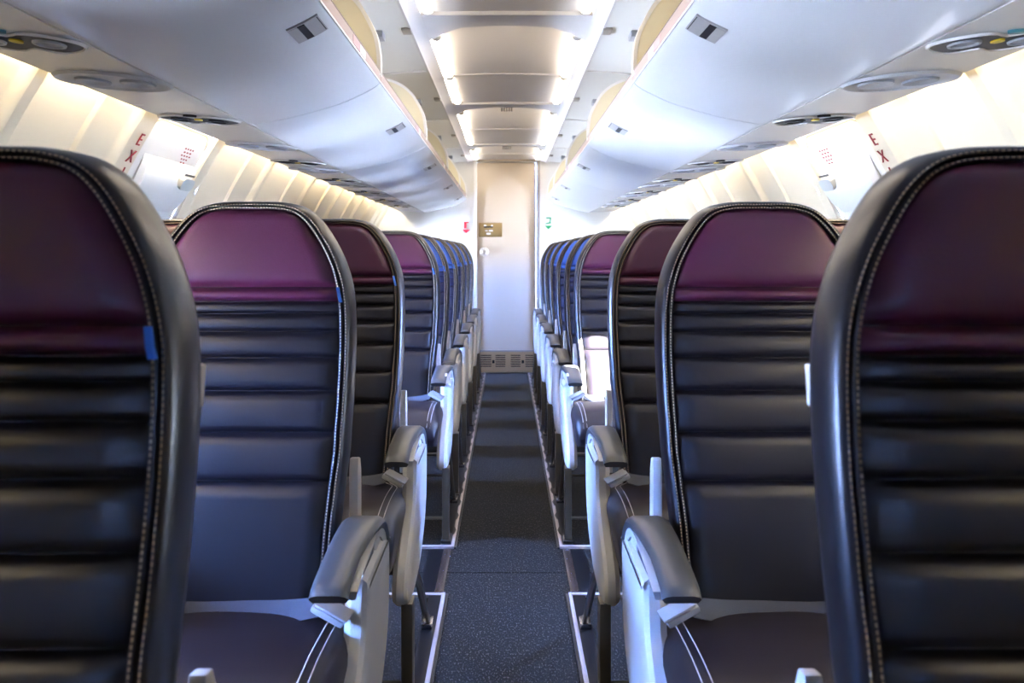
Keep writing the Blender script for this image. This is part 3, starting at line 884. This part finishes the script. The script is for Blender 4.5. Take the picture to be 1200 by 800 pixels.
def pillow(z0, z1, nz=9, nx=16, depth=0.020, base=0.012, ez=0.012, ex=0.016):
    rows = []
    H = z1 - z0
    vz = [0, .05, .12, .22, .36, .5, .64, .78, .88, .95, 1]
    if nz > 11: vz = [0, .02, .05, .1, .18, .28, .4, .52, .64, .74, .83, .90, .945, .975, .99, 1]
    for v in vz:
        z = z0 + H * v
        w = hwp(z)
        dzz = min(v, 1 - v) * H
        g = 1 - (1 - min(1, dzz / ez)) ** 2.2
        row = []
        for k in range(nx + 1):
            q = k / nx
            u = 2 * q - 1
            u = math.copysign(abs(u) ** 0.85, u)
            x = w * u
            dxx = w - abs(x)
            fx_ = 1 - (1 - min(1, dxx / ex)) ** 2.2
            bulge = 0.004 * (1 - (2 * v - 1) ** 2) * (1 - u * u)
            t = base - depth * 0.8 * g * fx_ - bulge * g
            row.append((XC + x, yf(z) + t, z))
        rows.append(row)
    return MB().grid(rows)

def dashes(inset, t, pitch=0.0058, length=0.0038, wd=0.0009, zmin=0.53):
    pts = [Vector(p) for p in full_loop(inset, t)]
    mb = MB()
    acc, seg = 0.0, 0
    L = [0.0]
    for a_, b_ in zip(pts, pts[1:]): L.append(L[-1] + (b_ - a_).length)
    total = L[-1]
    d = 0.0
    i = 0
    while d + length < total:
        while L[i + 1] < d: i += 1
        k = (d - L[i]) / max(1e-9, L[i + 1] - L[i])
        p = pts[i].lerp(pts[i + 1], k)
        tg = (pts[i + 1] - pts[i]).normalized()
        if p.z > zmin:
            sd = tg.cross(Vector((0, 1, 0))).normalized() * wd
            q = p + tg * length
            up = Vector((0, -0.0010, 0))
            mb.add([p - sd, p + sd, q + sd, q - sd, (p + q) / 2 - sd + up, (p + q) / 2 + sd + up],
                   [(0, 1, 5, 4), (4, 5, 2, 3), (0, 4, 3), (1, 2, 5)])
        d += pitch
    return mb

def build_seat_unit(s, head, ribm, label, group, loc):
    r = empty('double_seat', (s * XR, loc, 0), label, 'seat', group)
    ox = (s * XR, 0, 0)
    AY = 0.0
    def P(mb, name, m, par=r, **k): return mb.build(name, m, par, fx=s, off=(ox[0], -AY, 0), **k)
    # ---- backrest body (bolster)
    loops = [full_loop(i, t) for i, t in ((0.045, 0.012), (0.027, 0.012), (0.0245, 0.004), (0.0205, 0.002), (0.0175, 0.003), (0.0158, 0.009), (0.014, 0.003), (0.0115, 0.0), (0.008, 0.0015), (0.004, 0.008), (0.001, 0.020),
                                         (0.0, 0.034), (0.0, 0.052), (0.004, 0.070), (0.014, 0.082), (0.03, 0.088))]
    back = P(MB().loft(loops), 'backrest', M['leather'], angle=60)
    hp = P(pillow(1.088, PTOP, nz=16, depth=0.020, ez=0.020, ex=0.02), 'headrest_panel', head, back, angle=60)
    hp['label'] = 'coloured leather headrest panel'
    P(pillow(1.061, 1.087, depth=0.022, ez=0.011), 'headrest_roll', head, back, angle=60)
    zr = [1.060, 1.037, 1.003, 0.954, 0.893, 0.817, 0.730, 0.500]
    for z1_, z0_ in zip(zr, zr[1:]):
        hh = z1_ - z0_
        P(pillow(z0_ + 0.0006, z1_ - 0.0006, nz=9, depth=min(0.018, 0.009 + 0.12 * hh), ez=min(0.012, 0.26 * hh)), 'padded_rib', ribm, back, angle=60)
    for ins, t in ((0.0218, 0.0016), (0.0118, -0.0003)):
        tag(P(dashes(ins, t), 'stitching', M['thread'], back), kind='stuff')
    # size tag folded at the seam (always on the viewer's right)
    xt = XC + s * (hwp(1.068) + 0.005)
    tg = MB()
    tw = 0.0027
    tg.loft([[(xt - tw - 0.004 * s, yf(1.09) - 0.006, 1.088), (xt + tw - 0.004 * s, yf(1.09) - 0.010, 1.088), (xt + tw - 0.004 * s, yf(1.09) - 0.006, 1.088), (xt - tw - 0.004 * s, yf(1.09) - 0.003, 1.088)],
             [(xt - tw + 0.001 * s, yf(1.07) - 0.012, 1.070), (xt + tw + 0.001 * s, yf(1.07) - 0.014, 1.070), (xt + tw + 0.001 * s, yf(1.07) - 0.006, 1.070), (xt - tw + 0.001 * s, yf(1.07) - 0.006, 1.070)],
             [(xt - tw + 0.004 * s, yf(1.06) - 0.013, 1.060), (xt + tw + 0.004 * s, yf(1.06) - 0.014, 1.060), (xt + tw + 0.004 * s, yf(1.06) - 0.004, 1.060), (xt - tw + 0.004 * s, yf(1.06) - 0.004, 1.060)]])
    tagp = P(tg, 'fabric_tag', M['tag'], back)
    tagp['label'] = 'small blue folded tag at the seam'
    # ---- back shell and tray
    sh = [full_loop(0.027, t) for t in (0.084, 0.100)] + [full_loop(0.045, 0.106)]
    shell = P(MB().loft(sh), 'back_shell', M['shell'])
    mb = MB()
    mb.loft([[(XC + x, yf(z) + t, z) for x in (-0.185, 0.185)] + [(XC + x, yf(z) + t + 0.014, z) for x in (0.185, -0.185)] for z, t in ((0.80, 0.106), (0.985, 0.106))])
    P(mb, 'tray_table', M['shell'], shell, bevel=0.003)
    for q in (-1, 1):
        mb = MB().loft([[(XC + q * x, yf(z) + t, z) for x, t in ((0.188, 0.082), (0.1985, 0.086), (0.1985, 0.104), (0.188, 0.110))] for z in (1.000, 1.006, 1.034, 1.042)])
        P(mb, 'tray_latch', M['bracket'], shell, bevel=0.003)
    # ---- cushion
    rings = []
    x0, x1 = 0.266, 0.7345
    zb = 0.395
    ys = [(-0.472, 0.44, 0.43), (-0.466, 0.475, 0.415), (-0.452, 0.503, 0.405), (-0.430, 0.524, 0.40), (-0.40, 0.537, zb), (-0.34, 0.543, zb), (-0.24, 0.538, zb), (-0.14, 0.525, zb), (-0.10, 0.517, zb), (-0.05, 0.514, zb), (0.02, 0.512, zb)]
    for (y, zt_, zb_) in ys:
        pr = []
        inset = 0.0 if y > -0.43 else (-0.43 - y) * 0.35
        a_, b_ = x0 + inset, x1 - inset
        R_ = min(0.055, (zt_ - zb_) * 0.45)
        for k in range(7):
            q = PI - (PI / 2) * k / 6
            pr.append((a_ + R_ + R_ * math.cos(q), y, zt_ - R_ + R_ * math.sin(q)))
        for k in range(1, 8):
            q = k / 8
            pr.append((a_ + R_ + (b_ - a_ - 2 * R_) * q, y, zt_ + 0.006 * math.sin(PI * q)))
        for k in range(7):
            q = PI / 2 - (PI / 2) * k / 6
            pr.append((b_ - R_ + R_ * math.cos(q), y, zt_ - R_ + R_ * math.sin(q)))
        pr += [(b_ - 0.01, y, zb_), (a_ + 0.01, y, zb_)]
        rings.append(pr)
    cu = P(MB().loft(rings), 'seat_cushion', M['cushion'], angle=60)
    def ctop(y): return interp([(q[0], q[1]) for q in ys], y)
    mb = MB()
    for q in (0, 1):
        xa = 0.308 - 0.013 * q
        path = [(xa + 0.030, -0.075 - 0.004 * q), (xa + 0.012, -0.105), (xa + 0.002, -0.14), (xa, -0.2), (xa - 0.002, -0.3), (xa - 0.003, -0.40), (xa, -0.44), (xa + 0.002, -0.463)]
        pp = smooth_path([(x, y, ctop(y) + (0.001 if x > 0.321 else -((0.321 - x) ** 2) / 0.11 + 0.001)) for x, y in path], 4)
        P(MB().tube(pp, 0.0011, 5), 'cushion_stitching', M['cushthread'], cu)
        pp = [(2 * 0.50025 - p.x, p.y, p.z) for p in pp]
        P(MB().tube(pp, 0.0011, 5), 'cushion_stitching', M['cushthread'], cu)
    # ---- belt
    mb = MB()
    for j, (zo, yo, w) in enumerate(((0.004, 0.0, 0.013), (-0.004, -0.024, 0.010))):
        rows = []
        for k in range(17):
            q = k / 16
            x = 0.325 + 0.375 * q
            wob = 0.004 * math.sin(q * 7 + j * 1.3) + 0.004 * q
            za = 0.533 + zo + wob - 0.010 * (1 - q)
            pull = max(0.0, 1 - q / 0.30) ** 2
            y_ = -0.080 + yo - 0.030 * pull
            za += 0.028 * pull
            rows.append([(x, y_, za), (x, y_ - 0.012, za - w * 0.45), (x, y_ - 0.030, za - w), (x, y_ - 0.028, za - w - 0.002), (x, y_ - 0.009, za - w * 0.45), (x, y_ + 0.002, za - 0.001)])
        mb.loft(rows)
    bl = P(mb, 'seat_belt', M['belt'])
    T = Matrix.Translation((0.298, -0.175, 0.556)) @ Matrix.Rotation(math.radians(-24), 4, 'Y') @ Matrix.Rotation(math.radians(12), 4, 'X') @ Matrix.Rotation(math.radians(8), 4, 'Z')
    def tb(a_, b_):
        m_ = MB().box(a_, b_)
        m_.v = [tuple(T @ Vector(p)) for p in m_.v]
        return m_
    bkl = P(tb((-0.030, -0.018, -0.010), (0.032, 0.018, 0.003)), 'buckle', M['bucklemetal'], bl, bevel=0.006)
    P(tb((-0.033, -0.017, 0.004), (0.027, 0.017, 0.009)), 'buckle_flap', M['bucklemetal'], bl, bevel=0.004)
    # ---- side bracket at the back
    mb = MB()
    pts = [(0.09, 0.50), (0.135, 0.50), (0.130, 0.715), (0.118, 0.742), (0.098, 0.745), (0.09, 0.72)]
    mb.prism(pts, lambda y, z: (0.301, y, z), lambda y, z: (0.319, y, z))
    P(mb, 'side_bracket', M['bracket'], bevel=0.003)
    # ---- aisle armrest and end panel
    AY = -0.03
    XO, XI = 0.238, 0.268
    prof = [(-0.130, 0.603), (-0.134, 0.56), (-0.145, 0.51), (-0.20, 0.455), (-0.275, 0.415), (-0.325, 0.375), (-0.345, 0.335), (-0.340, 0.305), (-0.31, 0.285), (-0.24, 0.275), (-0.16, 0.278), (-0.08, 0.292),
            (0.0, 0.325), (0.07, 0.37), (0.115, 0.43), (0.130, 0.50), (0.132, 0.56), (0.130, 0.603)]
    pr = [(p.x, p.y) for p in smooth_path(prof, 3)]
    cy_, cz_ = -0.08, 0.44
    def shrink(pts_, d_):
        out = []
        n = len(pts_)
        for k in range(n):
            ya, za = pts_[(k - 1) % n]; yb_, zb2 = pts_[(k + 1) % n]
            ty, tz = yb_ - ya, zb2 - za
            L = math.hypot(ty, tz) or 1
            out.append((pts_[k][0] - d_ * (tz / L) * SGN, pts_[k][1] + d_ * (ty / L) * SGN))
        return out
    area = sum(pr[k][0] * pr[(k + 1) % len(pr)][1] - pr[(k + 1) % len(pr)][0] * pr[k][1] for k in range(len(pr)))
    SGN = 1 if area > 0 else -1
    rings = [[(x, y, z) for y, z in shrink(pr, d_)] for x, d_ in ((XI + 0.012, 0.010), (XI, 0.0), (XO + 0.012, 0.0), (XO + 0.004, 0.006), (XO, 0.018))]
    ep = P(MB().loft(rings), 'end_panel', M['armwhite'], angle=30)
    # arm: white arch with a dark pad on top
    top = [(-0.262, 0.628), (-0.245, 0.640), (-0.20, 0.650), (-0.12, 0.661), (-0.04, 0.667), (0.02, 0.662), (0.065, 0.648), (0.10, 0.622), (0.122, 0.590), (0.130, 0.560)]
    top = [(p.x, p.y) for p in smooth_path(top, 3)]
    def offs(pts_, d_):
        out = []
        for k in range(len(pts_)):
            ya, za = pts_[max(k - 1, 0)]; yb_, zb2 = pts_[min(k + 1, len(pts_) - 1)]
            ty, tz = yb_ - ya, zb2 - za
            L = math.hypot(ty, tz) or 1
            out.append((pts_[k][0] + d_ * tz / L, pts_[k][1] - d_ * ty / L))
        return out
    B_ = 0.311
    rings = []
    o0, o1 = top, offs(top, 0.024)
    for k in range(len(top)):
        (y0_, z0_), (y1_, z1_) = o0[k], o1[k]
        my, mz = y0_ + (y1_ - y0_) * 0.2, z0_ + (z1_ - z0_) * 0.2
        A = 0.249 - 0.013 * min(1.0, max(0.0, (top[k][0] + 0.15) / 0.15))
        b_ = B_ if top[k][0] < 0.02 else B_ - 0.10 * (top[k][0] - 0.02)
        rings.append([(A + 0.014, y0_, z0_), (b_ - 0.014, y0_, z0_), (b_ - 0.004, my, mz), (b_, 0.5 * (y0_ + y1_), 0.5 * (z0_ + z1_)), (b_ - 0.004, y1_, z1_), (A + 0.006, y1_, z1_), (A, 0.5 * (y0_ + y1_), 0.5 * (z0_ + z1_)), (A + 0.004, my, mz)])
    pad = P(MB().loft(rings), 'armrest_pad', M['armpad'], angle=50, bevel=0.0)
    o1, o2 = offs(top, 0.023), offs(top, 0.038)
    rings = [[(XO + 0.002, *o1[k]), (XI + 0.008, *o1[k]), (XI + 0.006, *o2[k]), (XO + 0.006, *o2[k])] for k in range(4, len(top))]
    arch_ = P(MB().loft(rings), 'armrest_arch', M['armwhite'], pad, angle=40)
    mb = MB()
    web = [(-0.10, 0.618), (-0.10, 0.626), (-0.02, 0.632), (0.05, 0.618), (0.088, 0.596), (0.10, 0.575)]
    web = [(-0.008, 0.607), (-0.004, 0.622), (-0.012, 0.634), (0.0, 0.633), (0.05, 0.620), (0.09, 0.600), (0.10, 0.58), (0.11, 0.565), (0.06, 0.580), (0.0, 0.607)]
    mb.prism(web, lambda y, z: (XO + 0.010, y, z), lambda y, z: (XI + 0.004, y, z))
    P(mb, 'armrest_web', M['armwhite'], pad, bevel=0.003)
    fin = [(-0.112, 0.6045), (-0.104, 0.624), (-0.08, 0.634), (-0.012, 0.634), (-0.004, 0.622), (-0.008, 0.6045)]
    mb = MB().prism(fin, lambda y, z: (XO + 0.012, y, z), lambda y, z: (XI, y, z))
    P(mb, 'finger_recess', M['armdark'], pad)
    # ---- centre armrest
    mb = MB()
    mb.prism([(-0.27, 0.615), (-0.262, 0.640), (-0.24, 0.648), (0.05, 0.658), (0.07, 0.645), (0.06, 0.61), (-0.25, 0.605)], lambda y, z: (XR - 0.026, y, z), lambda y, z: (XR + 0.026, y, z))
    P(mb, 'centre_armrest', M['armpad'], bevel=0.008)
    # ---- legs and frame
    mb = MB().prism([(-0.335, 0.30), (-0.280, 0.30), (-0.285, 0.012), (-0.335, 0.012)], lambda y, z: (0.230, y, z), lambda y, z: (0.258, y, z))
    lg = P(mb, 'leg', M['leg'], bevel=0.004)
    P(MB().box((0.224, -0.35, 0.010), (0.262, -0.25, 0.016)), 'leg_foot', M['legdark'], lg, bevel=0.002)
    st = P(MB().tube([(0.250, -0.12, 0.30), (0.249, 0.0, 0.22), (0.246, 0.12, 0.10), (0.244, 0.20, 0.02)], [0.013, 0.012, 0.011, 0.010], 8), 'strut', M['legdark'])
    mb = MB().box((0.228, 0.175, 0.008), (0.262, 0.235, 0.026)).box((0.236, 0.185, 0.026), (0.246, 0.200, 0.046)).box((0.248, 0.212, 0.026), (0.258, 0.226, 0.040))
    P(mb, 'track_fitting', M['steel'], st, bevel=0.003)
    mb = MB().prism([(-0.335, 0.36), (-0.280, 0.36), (-0.285, 0.012), (-0.335, 0.012)], lambda y, z: (0.955, y, z), lambda y, z: (0.983, y, z))
    P(mb, 'leg', M['leg'], bevel=0.004)
    P(MB().tube([(0.969, -0.12, 0.36), (0.969, 0.0, 0.22), (0.969, 0.12, 0.10), (0.969, 0.20, 0.02)], [0.013, 0.012, 0.011, 0.010], 8), 'strut', M['legdark'])
    P(MB().tube([(0.245, -0.31, 0.095), (1.14, -0.31, 0.095)], 0.0065, 8), 'baggage_bar', M['leg'])
    P(MB().tube([(0.250, 0.02, 0.27), (1.14, 0.02, 0.27)], 0.0065, 8), 'baggage_bar', M['leg'])
    P(MB().tube([(0.25, -0.26, 0.365), (1.16, -0.26, 0.365)], 0.022, 12), 'cross_beam', M['legdark'])
    P(MB().tube([(0.25, 0.03, 0.37), (1.16, 0.03, 0.37)], 0.022, 12), 'cross_beam', M['legdark'])
    AY = 0.0
    # ---- window seat: copies of the aisle seat's parts one seat further out
    for src in (back, shell, cu, bl):
        c = src.copy(); C.objects.link(c); c.parent = r; c.location.x += s * 0.445
        for ch in list(src.children):
            if ch.name.startswith('fabric_tag'): continue
            d_ = ch.copy(); C.objects.link(d_); d_.parent = c
    return r

def copy_tree(o, parent=None):
    c = o.copy(); C.objects.link(c)
    if parent is not None: c.parent = parent
    for ch in list(o.children): copy_tree(ch, c)
    return c

DXR = {(-1, 0): -0.010, (1, 0): -0.013, (1, 1): -0.010, (-1, 1): -0.005, (1, 2): -0.004}
ROWN = ['nearest the camera', 'second from the camera', 'third from the camera', 'fourth row, sticker on armrest', 'first of the blue rows', 'second of the blue rows', 'third of the blue rows', 'fourth of the blue rows', 'last before the bulkhead']
for s in (-1, 1):
    protoP = protoB = None
    for i, y in enumerate(ROWS):
        blue = i >= 4
        lab = 'black leather double seat with %s headrests, %s side, %s' % ('blue' if blue else 'purple', SIDE[s], ROWN[i])
        grp = 'seats with %s headrests' % ('blue' if blue else 'purple')
        if not blue:
            if protoP is None: r = protoP = build_seat_unit(s, M['purple'], M['rib'], lab, grp, y)
            else: r = copy_tree(protoP)
        else:
            if protoB is None: r = protoB = build_seat_unit(s, M['blue'], M['ribnavy'], lab, grp, y)
            else: r = copy_tree(protoB)
        r.location = (s * (XR + DXR.get((s, i), 0)), y, 0)
        r['label'] = lab
        r['group'] = grp
        if i == 3:
            mb = MB().add([(0.248, -0.235, 0.6462), (0.282, -0.235, 0.6462), (0.282, -0.195, 0.6528), (0.248, -0.195, 0.6528)], [(0, 1, 2, 3)])
            st_ = mb.build('armrest_sticker', M['tagwhite'], r, fx=s, off=(s * XR, 0, 0))
            st_['label'] = 'small white square sticker on the armrest'
